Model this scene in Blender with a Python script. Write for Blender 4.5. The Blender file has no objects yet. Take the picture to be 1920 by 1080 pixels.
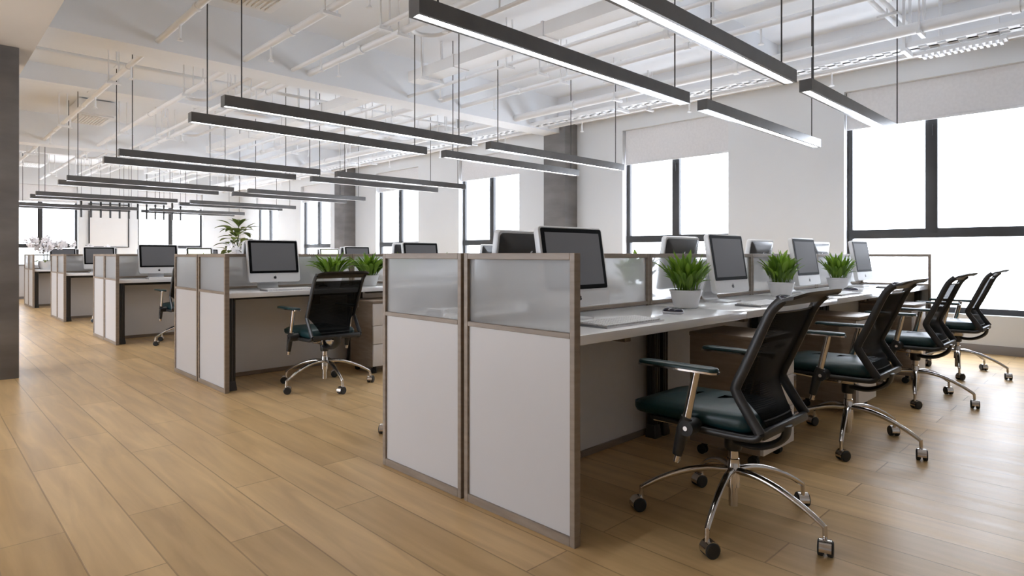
import bpy, bmesh, math, random
from mathutils import Vector, Matrix
sc = bpy.context.scene
COL = sc.collection
rad = math.radians
# ---------------------------------------------------------------- camera, world, exposure
EYE = 1.07
cam_d = bpy.data.cameras.new('camera'); cam = bpy.data.objects.new('camera', cam_d); COL.objects.link(cam)
YAW = 45.671                      # view direction, degrees from +X towards +Y
cam.location = (0, 0, EYE)
cam.rotation_euler = (rad(90), 0, rad(YAW - 90))
cam_d.sensor_width = 36; cam_d.lens = 1152.7 * 36 / 1920
cam_d.shift_y = -(540 - 477.3) / 1920
cam_d.clip_start = 0.02
sc.camera = cam
sc.view_settings.view_transform = 'Standard'; sc.view_settings.look = 'None'
sc.view_settings.gamma = 1; sc.view_settings.use_curve_mapping = False
sc.view_settings.exposure = 0.86
sc.cycles.max_bounces = 12; sc.cycles.diffuse_bounces = 6; sc.cycles.glossy_bounces = 5
sc.cycles.transmission_bounces = 8; sc.cycles.transparent_max_bounces = 16
sc.cycles.caustics_reflective = False; sc.cycles.caustics_refractive = False
sc.cycles.sample_clamp_indirect = 6
sc.cycles.use_denoising = True
SKY = 6.0          # overcast white sky outside the windows
LAMP = 10.0         # linear pendant diffusers
world = bpy.data.worlds.new('world'); sc.world = world; world.use_nodes = True
bg = world.node_tree.nodes['Background']; bg.inputs[0].default_value = (0.91, 0.985, 1.11, 1); bg.inputs[1].default_value = SKY
def portal(loc, rot, sx, sy):
    l = bpy.data.lights.new('window_daylight', 'AREA'); l.shape = 'RECTANGLE'; l.size = sx; l.size_y = sy
    l.cycles.is_portal = True
    o = bpy.data.objects.new('window_daylight', l); o.location = loc; o.rotation_euler = rot; COL.objects.link(o)

# ---------------------------------------------------------------- materials
def mat(name, col=(.8, .8, .8), rough=.5, metal=0.0, spec=.5, **kw):
    m = bpy.data.materials.new(name); m.use_nodes = True
    b = m.node_tree.nodes['Principled BSDF']
    b.inputs['Base Color'].default_value = (*col, 1); b.inputs['Roughness'].default_value = rough
    b.inputs['Metallic'].default_value = metal; b.inputs['Specular IOR Level'].default_value = spec
    for k, v in kw.items():
        b.inputs[k.replace('_', ' ')].default_value = v
    return m
def nodes(m): return m.node_tree.nodes, m.node_tree.links, m.node_tree.nodes['Principled BSDF']
def noisy(m, c1, c2, scale=(5, 5, 5), detail=4, bump=0.0, rough=None, lo=.35, hi=.65):
    n, l, b = nodes(m)
    tc = n.new('ShaderNodeTexCoord'); mp = n.new('ShaderNodeMapping'); mp.inputs['Scale'].default_value = scale
    nz = n.new('ShaderNodeTexNoise'); nz.inputs['Scale'].default_value = 1; nz.inputs['Detail'].default_value = detail
    cr = n.new('ShaderNodeValToRGB'); cr.color_ramp.elements[0].position = lo; cr.color_ramp.elements[1].position = hi
    cr.color_ramp.elements[0].color = (*c1, 1); cr.color_ramp.elements[1].color = (*c2, 1)
    l.new(tc.outputs['Object'], mp.inputs[0]); l.new(mp.outputs[0], nz.inputs['Vector']); l.new(nz.outputs[0], cr.inputs[0])
    l.new(cr.outputs[0], b.inputs['Base Color'])
    if bump:
        bp = n.new('ShaderNodeBump'); bp.inputs['Strength'].default_value = bump; bp.inputs['Distance'].default_value = .002
        l.new(nz.outputs[0], bp.inputs['Height']); l.new(bp.outputs[0], b.inputs['Normal'])
    return m
M = {}
M['wall'] = noisy(mat('wall_paint', rough=.7), (.70, .715, .73), (.73, .745, .76), (.6, .6, .6))
M['ceil'] = noisy(mat('ceiling_paint', rough=.75), (.82, .84, .87), (.86, .88, .91), (.7, .7, .7))
M['pipe'] = noisy(mat('white_pipe_paint', rough=.55), (.80, .805, .815), (.84, .845, .855), (2, 2, 2))
M['tan'] = noisy(mat('soffit_paint', rough=.8), (.68, .655, .625), (.71, .685, .655), (.6, .6, .6))  # warm light bounced off the floor is put into this colour
M['concrete'] = noisy(mat('concrete', rough=.75), (.15, .142, .14), (.24, .23, .226), (1.4, 1.4, 4.5), 8, .3, lo=.3, hi=.7)
M['frame'] = noisy(mat('window_frame_metal', rough=.5), (.028, .028, .029), (.036, .036, .037), (3, 3, 3))
M['blind'] = noisy(mat('blind_fabric', rough=.85), (.72, .71, .715), (.76, .75, .755), (30, 30, 30))
M['skirt'] = noisy(mat('baseboard_paint', rough=.5), (.24, .225, .225), (.28, .262, .262), (1, 1, 1))
M['bar'] = noisy(mat('lamp_housing_metal', rough=.28, spec=.5), (.085, .081, .079), (.105, .100, .097), (8, 8, 8))
M['cable'] = mat('lamp_cable', (.03, .028, .027), .5)
M['wood'] = noisy(mat('grey_brown_wood', rough=.45), (.215, .165, .125), (.295, .235, .183), (6, 6, 40), 6, lo=.3, hi=.7)
M['woodh'] = noisy(mat('grey_brown_wood_flat', rough=.42), (.215, .165, .125), (.295, .235, .183), (3, 3, 30), 6, lo=.3, hi=.7)
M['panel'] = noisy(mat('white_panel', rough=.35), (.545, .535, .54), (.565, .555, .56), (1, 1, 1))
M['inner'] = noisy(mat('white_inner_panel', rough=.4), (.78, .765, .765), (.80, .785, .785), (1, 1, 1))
M['desk'] = noisy(mat('white_desk_laminate', rough=.13, spec=.6), (.80, .80, .81), (.83, .83, .84), (1, 1, 1))
M['leg'] = noisy(mat('dark_leg_metal', rough=.35), (.030, .027, .026), (.040, .036, .035), (4, 4, 4))
M['drawer'] = noisy(mat('white_drawer_front', rough=.35), (.72, .70, .70), (.75, .73, .73), (2, 2, 2))
M['alu'] = noisy(mat('silver_white_casing', rough=.3, spec=.5), (.70, .70, .71), (.74, .74, .75), (3, 3, 3))
M['black'] = noisy(mat('black_gloss', rough=.25), (.006, .006, .006), (.009, .009, .009), (4, 4, 4))
M['screen'] = noisy(mat('dark_screen', rough=.5, spec=.10), (.088, .087, .093), (.096, .095, .101), (2, 2, 2))
M['backblack'] = noisy(mat('dark_rear_cover', rough=.22), (.055, .053, .053), (.068, .066, .066), (4, 4, 4))
M['bezel'] = mat('black_bezel', (.0035, .0035, .0037), .5, spec=.06)
M['logow'] = mat('pale_mark', (.8, .8, .82), .25)
M['logob'] = mat('black_mark', (.012, .012, .016), .3)
M['key'] = noisy(mat('white_keys', rough=.4), (.72, .72, .73), (.78, .78, .79), (9, 9, 9))
M['kbase'] = mat('grey_key_base', (.16, .16, .17), .35)
M['mouseb'] = mat('dark_mouse', (.018, .017, .035), .12)
M['mouset'] = mat('clear_mouse_rim', (.55, .55, .6), .15)
M['pot'] = noisy(mat('white_ceramic', rough=.3), (.68, .68, .69), (.74, .74, .75), (5, 5, 5))
M['soil'] = noisy(mat('soil', rough=.95), (.018, .012, .008), (.05, .035, .022), (90, 90, 90), 5, .6)
M['teal'] = noisy(mat('teal_leather', rough=.38, spec=.5), (.004, .028, .032), (.006, .036, .041), (60, 60, 60), 6, .12)
M['plastic'] = noisy(mat('black_plastic', rough=.42), (.017, .016, .016), (.023, .022, .022), (20, 20, 20))
M['chrome'] = noisy(mat('chrome', rough=.13, metal=1), (.62, .59, .57), (.68, .65, .63), (3, 3, 3))
M['wheel'] = mat('black_rubber', (.014, .014, .015), .5)
M['petal'] = noisy(mat('white_petal', rough=.6), (.82, .80, .82), (.88, .86, .88), (30, 30, 30))
M['stem'] = mat('dark_stem', (.035, .04, .015), .6)
M['tube'] = mat('black_tube', (.02, .02, .02), .4)
M['board'] = noisy(mat('pale_board', rough=.35), (.74, .735, .73), (.76, .755, .75), (2, 2, 2))

M['screen'].node_tree.nodes['Principled BSDF'].inputs['Emission Color'].default_value = (.96, .95, 1, 1)
M['screen'].node_tree.nodes['Principled BSDF'].inputs['Emission Strength'].default_value = .022  # faint glow added to lift the grey of the dark screens
def leafmat(name, c1, c2):
    m = mat(name, c1, .42)
    n, l, b = nodes(m)
    g = n.new('ShaderNodeNewGeometry'); cr = n.new('ShaderNodeValToRGB')
    cr.color_ramp.elements[0].color = (*c1, 1); cr.color_ramp.elements[1].color = (*c2, 1)
    l.new(g.outputs['Random Per Island'], cr.inputs[0]); l.new(cr.outputs[0], b.inputs['Base Color'])
    tr = n.new('ShaderNodeBsdfTranslucent'); mx = n.new('ShaderNodeMixShader'); mx.inputs[0].default_value = .35
    l.new(cr.outputs[0], tr.inputs[0]); l.new(b.outputs[0], mx.inputs[1]); l.new(tr.outputs[0], mx.inputs[2])
    l.new(mx.outputs[0], n['Material Output'].inputs[0])
    return m
M['leaf'] = leafmat('green_leaf', (.070, .150, .010), (.21, .36, .030))
M['leafdark'] = leafmat('olive_leaf', (.06, .09, .018), (.20, .25, .06))

def emis(name, col, s):
    m = bpy.data.materials.new(name); m.use_nodes = True
    n, l, b = nodes(m); b.inputs['Base Color'].default_value = (*col, 1)
    b.inputs['Emission Color'].default_value = (*col, 1); b.inputs['Emission Strength'].default_value = s
    return m
M['diff'] = emis('lamp_diffuser', (.97, .985, 1.0), LAMP)

def litscreen():
    m = emis('lit_screen', (.8, .9, .7), 1.0); n, l, b = nodes(m)
    tc = n.new('ShaderNodeTexCoord'); nz = n.new('ShaderNodeTexNoise'); nz.inputs['Scale'].default_value = 7
    cr = n.new('ShaderNodeValToRGB')
    for i, (p, c) in enumerate([(.30, (.55, .03, .05)), (.38, (.55, .75, .45)), (.62, (.95, 1, .82)), (.8, (.35, .5, .12))]):
        e = cr.color_ramp.elements[i] if i < 2 else cr.color_ramp.elements.new(p)
        e.position = p; e.color = (*c, 1)
    l.new(tc.outputs['Object'], nz.inputs['Vector']); l.new(nz.outputs[0], cr.inputs[0]); l.new(cr.outputs[0], b.inputs['Emission Color'])
    return m
M['lit'] = litscreen()

def glasspane():
    m = bpy.data.materials.new('window_glass'); m.use_nodes = True; n, l, b = nodes(m)
    t = n.new('ShaderNodeBsdfTransparent'); g = n.new('ShaderNodeBsdfGlossy'); g.inputs['Roughness'].default_value = .02
    mx = n.new('ShaderNodeMixShader'); mx.inputs[0].default_value = .05
    l.new(t.outputs[0], mx.inputs[1]); l.new(g.outputs[0], mx.inputs[2]); l.new(mx.outputs[0], n['Material Output'].inputs[0])
    return m
M['glass'] = glasspane()
def frosted():
    m = mat('frosted_glass', (.95, .955, .955), .15, Transmission_Weight=1.0, IOR=1.15); n, l, b = nodes(m)
    t = n.new('ShaderNodeBsdfTranslucent'); t.inputs[0].default_value = (.93, .93, .93, 1)
    d = n.new('ShaderNodeBsdfDiffuse'); d.inputs[0].default_value = (.85, .85, .85, 1)
    m1 = n.new('ShaderNodeMixShader'); m1.inputs[0].default_value = .35; m2 = n.new('ShaderNodeMixShader'); m2.inputs[0].default_value = .42
    l.new(t.outputs[0], m1.inputs[1]); l.new(d.outputs[0], m1.inputs[2]); l.new(b.outputs[0], m2.inputs[1]); l.new(m1.outputs[0], m2.inputs[2])
    l.new(m2.outputs[0], n['Material Output'].inputs[0]); return m
M['frost'] = frosted()

def meshfab():
    m = mat('black_mesh_fabric', (.0035, .0035, .0035), .8, spec=.1); n, l, b = nodes(m)
    t = n.new('ShaderNodeBsdfTransparent'); mx = n.new('ShaderNodeMixShader')
    tc = n.new('ShaderNodeTexCoord'); wv = n.new('ShaderNodeTexWave'); wv.bands_direction = 'Z'; wv.inputs['Scale'].default_value = 45
    wv.inputs['Distortion'].default_value = 1.0
    mr = n.new('ShaderNodeMapRange'); mr.inputs[3].default_value = .945; mr.inputs[4].default_value = .975
    l.new(tc.outputs['Object'], wv.inputs['Vector']); l.new(wv.outputs['Fac'], mr.inputs[0]); l.new(mr.outputs[0], mx.inputs[0])
    l.new(t.outputs[0], mx.inputs[1]); l.new(b.outputs[0], mx.inputs[2]); l.new(mx.outputs[0], n['Material Output'].inputs[0])
    return m
M['mesh'] = meshfab()

def floormat():
    m = mat('oak_plank_floor', rough=.28, spec=.32); n, l, b = nodes(m)
    tc = n.new('ShaderNodeTexCoord'); sp = n.new('ShaderNodeSeparateXYZ'); cb = n.new('ShaderNodeCombineXYZ')
    l.new(tc.outputs['Object'], sp.inputs[0]); l.new(sp.outputs['Y'], cb.inputs['X']); l.new(sp.outputs['X'], cb.inputs['Y'])
    def brick(c1, c2, mort):
        br = n.new('ShaderNodeTexBrick'); br.offset = .37; br.offset_frequency = 2; br.squash = 1
        br.inputs['Color1'].default_value = c1; br.inputs['Color2'].default_value = c2; br.inputs['Mortar'].default_value = mort
        br.inputs['Scale'].default_value = 1; br.inputs['Mortar Size'].default_value = .0032; br.inputs['Mortar Smooth'].default_value = .3
        br.inputs['Brick Width'].default_value = 1.45; br.inputs['Row Height'].default_value = .212
        l.new(cb.outputs[0], br.inputs['Vector']); return br
    br = brick((.62, .425, .205, 1), (.78, .555, .29, 1), (.46, .31, .155, 1))
    mp = n.new('ShaderNodeMapping'); mp.inputs['Scale'].default_value = (9, .9, 1); l.new(tc.outputs['Object'], mp.inputs[0])
    nz = n.new('ShaderNodeTexNoise'); nz.inputs['Scale'].default_value = 1.6; nz.inputs['Detail'].default_value = 6; nz.inputs['Distortion'].default_value = .6
    l.new(mp.outputs[0], nz.inputs['Vector'])
    cr = n.new('ShaderNodeValToRGB'); cr.color_ramp.elements[0].position = .3; cr.color_ramp.elements[1].position = .72
    cr.color_ramp.elements[0].color = (.80, .76, .72, 1); cr.color_ramp.elements[1].color = (1.08, 1.08, 1.08, 1)
    l.new(nz.outputs[0], cr.inputs[0])
    mx = n.new('ShaderNodeMix'); mx.data_type = 'RGBA'; mx.blend_type = 'MULTIPLY'; mx.inputs[0].default_value = 1
    l.new(br.outputs['Color'], mx.inputs[6]); l.new(cr.outputs[0], mx.inputs[7]); l.new(mx.outputs[2], b.inputs['Base Color'])
    bp = n.new('ShaderNodeBump'); bp.inputs['Strength'].default_value = .55; bp.inputs['Distance'].default_value = .003; bp.invert = True
    l.new(br.outputs['Fac'], bp.inputs['Height'])
    nz2 = n.new('ShaderNodeTexNoise'); nz2.inputs['Scale'].default_value = 60; nz2.inputs['Detail'].default_value = 3
    l.new(mp.outputs[0], nz2.inputs['Vector'])
    bp2 = n.new('ShaderNodeBump'); bp2.inputs['Strength'].default_value = .06; bp2.inputs['Distance'].default_value = .002
    l.new(nz2.outputs[0], bp2.inputs['Height']); l.new(bp.outputs[0], bp2.inputs['Normal']); l.new(bp2.outputs[0], b.inputs['Normal'])
    mr = n.new('ShaderNodeMapRange'); mr.inputs[3].default_value = .30; mr.inputs[4].default_value = .46
    l.new(nz.outputs[0], mr.inputs[0]); l.new(mr.outputs[0], b.inputs['Roughness'])
    return m
M['floor'] = floormat()

# ---------------------------------------------------------------- mesh builder
class MB:
    def __init__(s): s.bm = bmesh.new()
    def box(s, x0, x1, y0, y1, z0, z1, bev=0, seg=2, mi=0, rot=None):
        v = [s.bm.verts.new((x, y, z)) for z in (z0, z1) for y in (y0, y1) for x in (x0, x1)]
        if rot is not None:
            for q in v: q.co = rot @ q.co
        f = [s.bm.faces.new([v[i] for i in q]) for q in ((0, 2, 3, 1), (4, 5, 7, 6), (0, 1, 5, 4), (2, 6, 7, 3), (0, 4, 6, 2), (1, 3, 7, 5))]
        for q in f: q.material_index = mi
        if bev:
            es = list({e for q in f for e in q.edges})
            r = bmesh.ops.bevel(s.bm, geom=es, offset=bev, segments=seg, affect='EDGES', profile=.5)
            for q in r['faces']: q.material_index = mi
        return s
    def loft(s, rings, caps=True, mi=0, closed=False):
        R = [[s.bm.verts.new(p) for p in r] for r in rings]
        n = len(R[0]); k = len(R)
        for i in range(k if closed else k - 1):
            a, b = R[i], R[(i + 1) % k]
            for j in range(n):
                f = s.bm.faces.new((a[j], a[(j + 1) % n], b[(j + 1) % n], b[j])); f.material_index = mi
        if caps and not closed:
            f = s.bm.faces.new(R[0][::-1]); f.material_index = mi
            f = s.bm.faces.new(R[-1]); f.material_index = mi
        return s
    def tube(s, path, r, n=8, mi=0, up=None, ry=None, closed=False):
        """sweep an ellipse (r across, ry along 'up') along path"""
        P = [Vector(p) for p in path]; rings = []
        k = len(P)
        rr = r if isinstance(r, (list, tuple)) else [r] * k
        ryy = ry if isinstance(ry, (list, tuple)) else [ry] * k
        prev = None
        for i, p in enumerate(P):
            if closed: t = (P[(i + 1) % k] - P[i - 1])
            else: t = (P[min(i + 1, k - 1)] - P[max(i - 1, 0)])
            t.normalize()
            u = Vector(up) if up is not None else (prev if prev is not None else (Vector((0, 0, 1)) if abs(t.z) < .9 else Vector((1, 0, 0))))
            a = t.cross(u)
            if a.length < 1e-6: a = t.cross(Vector((.3, 1, .2)))
            a.normalize(); bb = a.cross(t).normalized(); prev = bb
            rb = ryy[i] if ryy[i] is not None else rr[i]
            rings.append([p + a * (rr[i] * math.cos(2 * math.pi * j / n)) + bb * (rb * math.sin(2 * math.pi * j / n)) for j in range(n)])
        return s.loft(rings, True, mi, closed)
    def cyl(s, p0, p1, r, n=16, mi=0): return s.tube([p0, p1], r, n, mi)
    def lathe(s, prof, n=28, c=(0, 0), mi=0, caps=True):
        return s.loft([[(c[0] + r * math.cos(2 * math.pi * j / n), c[1] + r * math.sin(2 * math.pi * j / n), z) for j in range(n)] for r, z in prof], caps, mi)
    def grid(s, f, nu, nv, mi=0):
        V = [[s.bm.verts.new(f(i / nu, j / nv)) for j in range(nv + 1)] for i in range(nu + 1)]
        for i in range(nu):
            for j in range(nv):
                q = s.bm.faces.new((V[i][j], V[i + 1][j], V[i + 1][j + 1], V[i][j + 1])); q.material_index = mi
        return s
    def prism(s, pts, axis, a0, a1, mi=0):
        def mk(p, a): return {'x': (a, p[0], p[1]), 'y': (p[0], a, p[1]), 'z': (p[0], p[1], a)}[axis]
        return s.loft([[mk(p, a0) for p in pts], [mk(p, a1) for p in pts]], True, mi)
    def build(s, name, mats, parent=None, loc=None, ang=35, smooth=True):
        bmesh.ops.recalc_face_normals(s.bm, faces=s.bm.faces[:])
        me = bpy.data.meshes.new(name); s.bm.to_mesh(me); s.bm.free()
        if not isinstance(mats, (list, tuple)): mats = [mats]
        for q in mats: me.materials.append(M[q] if isinstance(q, str) else q)
        if smooth:
            me.shade_smooth(); me.set_sharp_from_angle(angle=rad(ang))
        o = bpy.data.objects.new(name, me); COL.objects.link(o)
        if parent: o.parent = parent
        if loc: o.location = loc
        return o
def rrect(x0, x1, y0, y1, r, z, k=5):
    out = []
    for cx, cy, a0 in ((x1 - r, y1 - r, 0), (x0 + r, y1 - r, 90), (x0 + r, y0 + r, 180), (x1 - r, y0 + r, 270)):
        for i in range(k + 1):
            a = rad(a0 + 90 * i / k); out.append((cx + r * math.cos(a), cy + r * math.sin(a), z))
    return out
def tag(o, label, cat, group=None):
    o['label'] = label; o['category'] = cat
    if group: o['group'] = group
    return o
def empty(name, loc=(0, 0, 0), rz=0):
    o = bpy.data.objects.new(name, None); o.empty_display_size = .1; COL.objects.link(o)
    o.location = loc; o.rotation_euler = (0, 0, rad(rz)); return o
def thing(name, label, cat, loc=(0, 0, 0), rz=0, group=None):
    return tag(empty(name, loc, rz), label, cat, group)
KIDS = {}
def dup(root, parent=None):
    c = root.copy(); COL.objects.link(c)
    if parent: c.parent = parent
    kids = KIDS.get(root.name)
    if kids is None:
        kids = KIDS[root.name] = list(root.children)
    for ch in kids: dup(ch, c)
    return c
USED = set()
def place(root, loc, rz, label, group=None):
    if root.name not in USED: USED.add(root.name); KIDS.pop(root.name, None); o = root; PRE(root)
    else: o = dup(root)
    o.location = loc; o.rotation_euler = (0, 0, rad(rz)); o['label'] = label
    if group: o['group'] = group
    return o
def PRE(root):
    KIDS[root.name] = list(root.children)
    for c in root.children: PRE(c)
def struct(o): o['kind'] = 'structure'; return o

# ---------------------------------------------------------------- room shell
XR, YF, ZC = 8.3, 22.2, 3.75
XL, YB = -5.0, -3.6
struct(MB().box(XL - .3, XR + .3, YB - .3, YF + .3, -.1, 0).build('floor', 'floor'))
struct(MB().box(XL - .3, XR + .3, YB - .3, YF + .3, ZC, ZC + .2).build('ceiling', 'ceil'))
struct(MB().box(XL, .77, YB, YF, 2.86, ZC).build('ceiling_soffit', 'tan'))

def holed(name, axis, a, th, lo, hi, ops, z0=.40, z1=3.09, m='wall'):
    """wall whose inner face is at a, thickness th outwards, openings ops along the other axis"""
    b = MB(); A0, A1 = (a, a + th) if th > 0 else (a + th, a)
    def add(p, q, za, zb):
        if axis == 'x': b.box(A0, A1, p, q, za, zb)
        else: b.box(p, q, A0, A1, za, zb)
    cur = lo
    for p, q in ops:
        add(cur, p, 0, ZC); add(p, q, 0, z0); add(p, q, z1, ZC); cur = q
    add(cur, hi, 0, ZC)
    return struct(b.build(name, m, smooth=False))
OR = [(.80, 2.585), (4.10, 5.915), (8.30, 10.11), (11.57, 13.36), (15.70, 17.50), (19.10, 20.85)]
OF = [(1.78, 3.56), (5.13, 7.06)]
OL_ADDED = [(4.0, 8.6), (9.2, 12.8), (13.2, 15.6)]  # unseen left wall: openings added, sized for the light they let in
holed('wall_right', 'x', XR, .28, YB - .3, YF + .3, OR)
holed('wall_far', 'y', YF, .28, XL, XR, OF)
holed('wall_left', 'x', XL, -.28, YB - .3, YF + .3, OL_ADDED, .4, 2.75)
struct(MB().box(XL, XR, YB - .28, YB, 0, ZC).build('wall_back', 'wall'))
struct(MB().box(XR - .012, XR, YB, YF, 0, .095, .003).build('baseboard_right', 'skirt'))
struct(MB().box(XL, XR - .012, YF - .012, YF, 0, .095, .003).build('baseboard_far', 'skirt'))

WN = [0]
def window(axis, a, sgn, p, q, zt, blind=None, z0=.40, z1=3.09, portal_on=True, blabel=None):
    """dark framed window set .12 into the opening; root sits at the opening's near lower corner"""
    WN[0] += 1
    def bx(b, u0, u1, d0, d1, za, zb, bev=.004):
        w0, w1 = sorted((a + sgn * d0, a + sgn * d1))
        if axis == 'x': b.box(w0, w1, u0, u1, za, zb, bev)
        else: b.box(u0, u1, w0, w1, za, zb, bev)
    root = struct(empty('window_%d' % WN[0]))
    b = MB(); d0, d1 = .12, .18; m = (p + q) / 2
    bx(b, p, p + .06, d0, d1, z0, zt + .12); bx(b, q - .06, q, d0, d1, z0, zt + .12)
    bx(b, m - .060, m + .060, d0 - .01, d1, 1.32, zt + .12)
    bx(b, p, q, d0, d1, z0, z0 + .075); bx(b, p, q, d0 - .008, d1, 1.265, 1.375); bx(b, p, q, d0, d1, zt + .06, zt + .12)
    f = b.build('window_frame', 'frame', root)
    if z1 - zt > .15:
        b = MB(); bx(b, p, q, d0 + .01, d1, zt + .12, z1, 0); b.build('window_head', 'wall', root)
    b = MB(); bx(b, p + .05, q - .05, .145, .151, z0 + .06, zt + .08, 0); b.build('glass_pane', 'glass', root)
    if axis == 'x' and sgn > 0:
        b = MB(); bx(b, m - .02 , m + .005, d0 - .035, d0 - .01, zt - .13, zt - .11, .003); bx(b, m - .02, m - .008, d0 - .045, d0 - .03, zt - .24, zt - .11, .003)
        b.build('window_handle', 'frame', root)
    b = MB(); bx(b, p, q, -.0, d0, z0 - .0, z0 + .012, 0); b.build('window_sill', 'wall', root)
    if portal_on:
        w = q - p
        if axis == 'x': portal((a + sgn * .26, m, (z0 + zt) / 2 + .1), (0, rad(90 * sgn), 0), zt - z0 + .3, w + .1)
        else: portal((m, a + sgn * .26, (z0 + zt) / 2 + .1), (rad(-90 * sgn), 0, 0), w + .1, zt - z0 + .3)
    if blind is not None:
        t = thing('roller_blind', blabel, 'roller blind', (a + sgn * .07, m, z1) if axis == 'x' else (m, a + sgn * .07, z1), 0, 'roller blinds over the windows')
        h = z1 - blind; w = (q - p) / 2 - .012
        def lb(b, u0, u1, d, e, za, zb, bev=0):
            if axis == 'x': b.box(d, e, u0, u1, za, zb, bev)
            else: b.box(u0, u1, d, e, za, zb, bev)
        b = MB(); lb(b, -w, w, -.002, .002, -h + .03, -.002); b.build('blind_cloth', 'blind', t)
        b = MB(); lb(b, -w, w, -.008, .008, -h, -h + .032, .004); b.build('hem_bar', 'blind', t)
        b = MB(); e = .028
        pts = [(.034 + e * math.cos(2 * math.pi * i / 14), -.035 + e * math.sin(2 * math.pi * i / 14)) for i in range(14)]
        if axis == 'x': b.loft([[(x, u, z) for x, z in pts] for u in (-w, w)])
        else: b.loft([[(u, x, z) for x, z in pts] for u in (-w, w)])
        b.build('roller', 'blind', t)
blab = ['pale roller blind above the widest window, beside the end chairs',
        'pale roller blind in its recess between big window and first column',
        'pale roller blind of first window beyond the nearer concrete column',
        'pale roller blind of the window just before the farther concrete column',
        'pale roller blind of first window beyond the farther concrete column',
        'pale roller blind of the last window before the far corner']
for i, (p, q) in enumerate(OR):
    zt = 2.62 if i != 1 else 2.53
    window('x', XR, 1, p, q, zt + .06, zt, blabel=blab[i])
window('y', YF, 1, *OF[0], 2.68, 2.60, blabel='pale roller blind on the far wall window, beside the orchid')
window('y', YF, 1, *OF[1], 2.68, 2.60, blabel='pale roller blind on the far wall window, behind the black pendants')
for p, q in OL_ADDED: window('x', XL, -1, p, q, 2.55, z1=2.75)  # added windows out of view, for daylight from the left

# columns and beams
struct(MB().box(7.974, XR, 6.87, 7.365, 0, 3.33, .004).build('column', 'concrete'))
struct(MB().box(7.974, XR, 14.35, 14.86, 0, 3.33, .004).build('column', 'concrete'))
struct(MB().box(-.35, .667, 6.79, 7.45, 0, 2.86, .004).build('column', 'concrete'))
struct(MB().box(7.93, XR, YB, YF, 3.33, ZC).build('beam', 'ceil'))
for y in (-.45, 7.0, 14.5):
    struct(MB().box(.77, 7.93 if y < 0 else 7.974, y, y + .365, 3.16, ZC).build('beam', 'ceil'))
struct(MB().box(.77, 7.93, 3.25, 3.45, 3.5, ZC).build('beam', 'ceil'))
struct(MB().box(.77, 7.93, 10.75, 10.95, 3.5, ZC).build('beam', 'ceil'))
struct(MB().box(.77, 7.93, 18.3, 18.5, 3.5, ZC).build('beam', 'ceil'))
# ---------------------------------------------------------------- desks and screens
DH, TOP = .768, 1.076            # desk height, screen height
XJ = [1.755, 3.165, 4.55, 5.885, 7.125]      # joints between the workstations of a row
ROWS = [1.437, 4.915, 8.43, 11.91, 15.40]    # near edge (y) of each double row
RN = ['front', 'second', 'third', 'fourth', 'rear']
SN = ['aisle end', 'second desk', 'third desk', 'window end']
SIDE = ['camera side', 'far side']
def screen_frame(b, u0, u1, t, axis, z0, mid, bot=.035, st=.024, mid_h=.02, v=0):
    """wooden frame members of a screen panel; u along the panel, thickness t centred on v"""
    def bx(a0, a1, za, zb, bev=.0015):
        if axis == 'y': b.box(v - t / 2, v + t / 2, a0, a1, za, zb, bev, 1)
        else: b.box(a0, a1, v - t / 2, v + t / 2, za, zb, bev, 1)
    bx(u0, u0 + st, z0, TOP); bx(u1 - st, u1, z0, TOP)
    bx(u0 + st, u1 - st, TOP - .026, TOP); bx(u0 + st, u1 - st, mid, mid + mid_h); bx(u0 + st, u1 - st, z0, z0 + bot)
def screen_thing(name, axis, u0, u1, t, mid, bot=.035):
    r = thing(name, name, 'partition screen')
    b = MB(); screen_frame(b, u0, u1, t, axis, 0, mid, bot); b.build('frame', 'wood', r)
    def bx(za, zb, th):
        b = MB()
        if axis == 'y': b.box(-th / 2, th / 2, u0 + .022, u1 - .022, za, zb)
        else: b.box(u0 + .022, u1 - .022, -th / 2, th / 2, za, zb)
        return b
    bx(mid + .018, TOP - .024, .008).build('glass_pane', 'frost', r)
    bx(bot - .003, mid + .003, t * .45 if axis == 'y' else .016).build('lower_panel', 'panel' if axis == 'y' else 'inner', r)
    return r
END = screen_thing('end_screen', 'y', 0, .625, .034, .761)
CEN = [screen_thing('desk_screen', 'x', XJ[i] + .002, XJ[i + 1] - .002, .036, .772) for i in range(4)]
for c, i in zip(CEN, range(4)):
    for ch in c.children:
        ch.location = (-XJ[i], 0, 0)
def fluted(b, x, y, z0, z1, s=.026):
    pts = []
    for k in range(4):
        R = Matrix.Rotation(k * math.pi / 2, 3, 'Z')
        for px, py in ((s, -s), (s, -.6 * s), (s * .8, -.6 * s), (s * .8, -.25 * s), (s, -.25 * s), (s, .25 * s), (s * .8, .25 * s), (s * .8, .6 * s), (s, .6 * s)):
            q = R @ Vector((px, py, 0)); pts.append((q.x + x, q.y + y))
    b.prism(pts, 'z', z0, z1)
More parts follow.
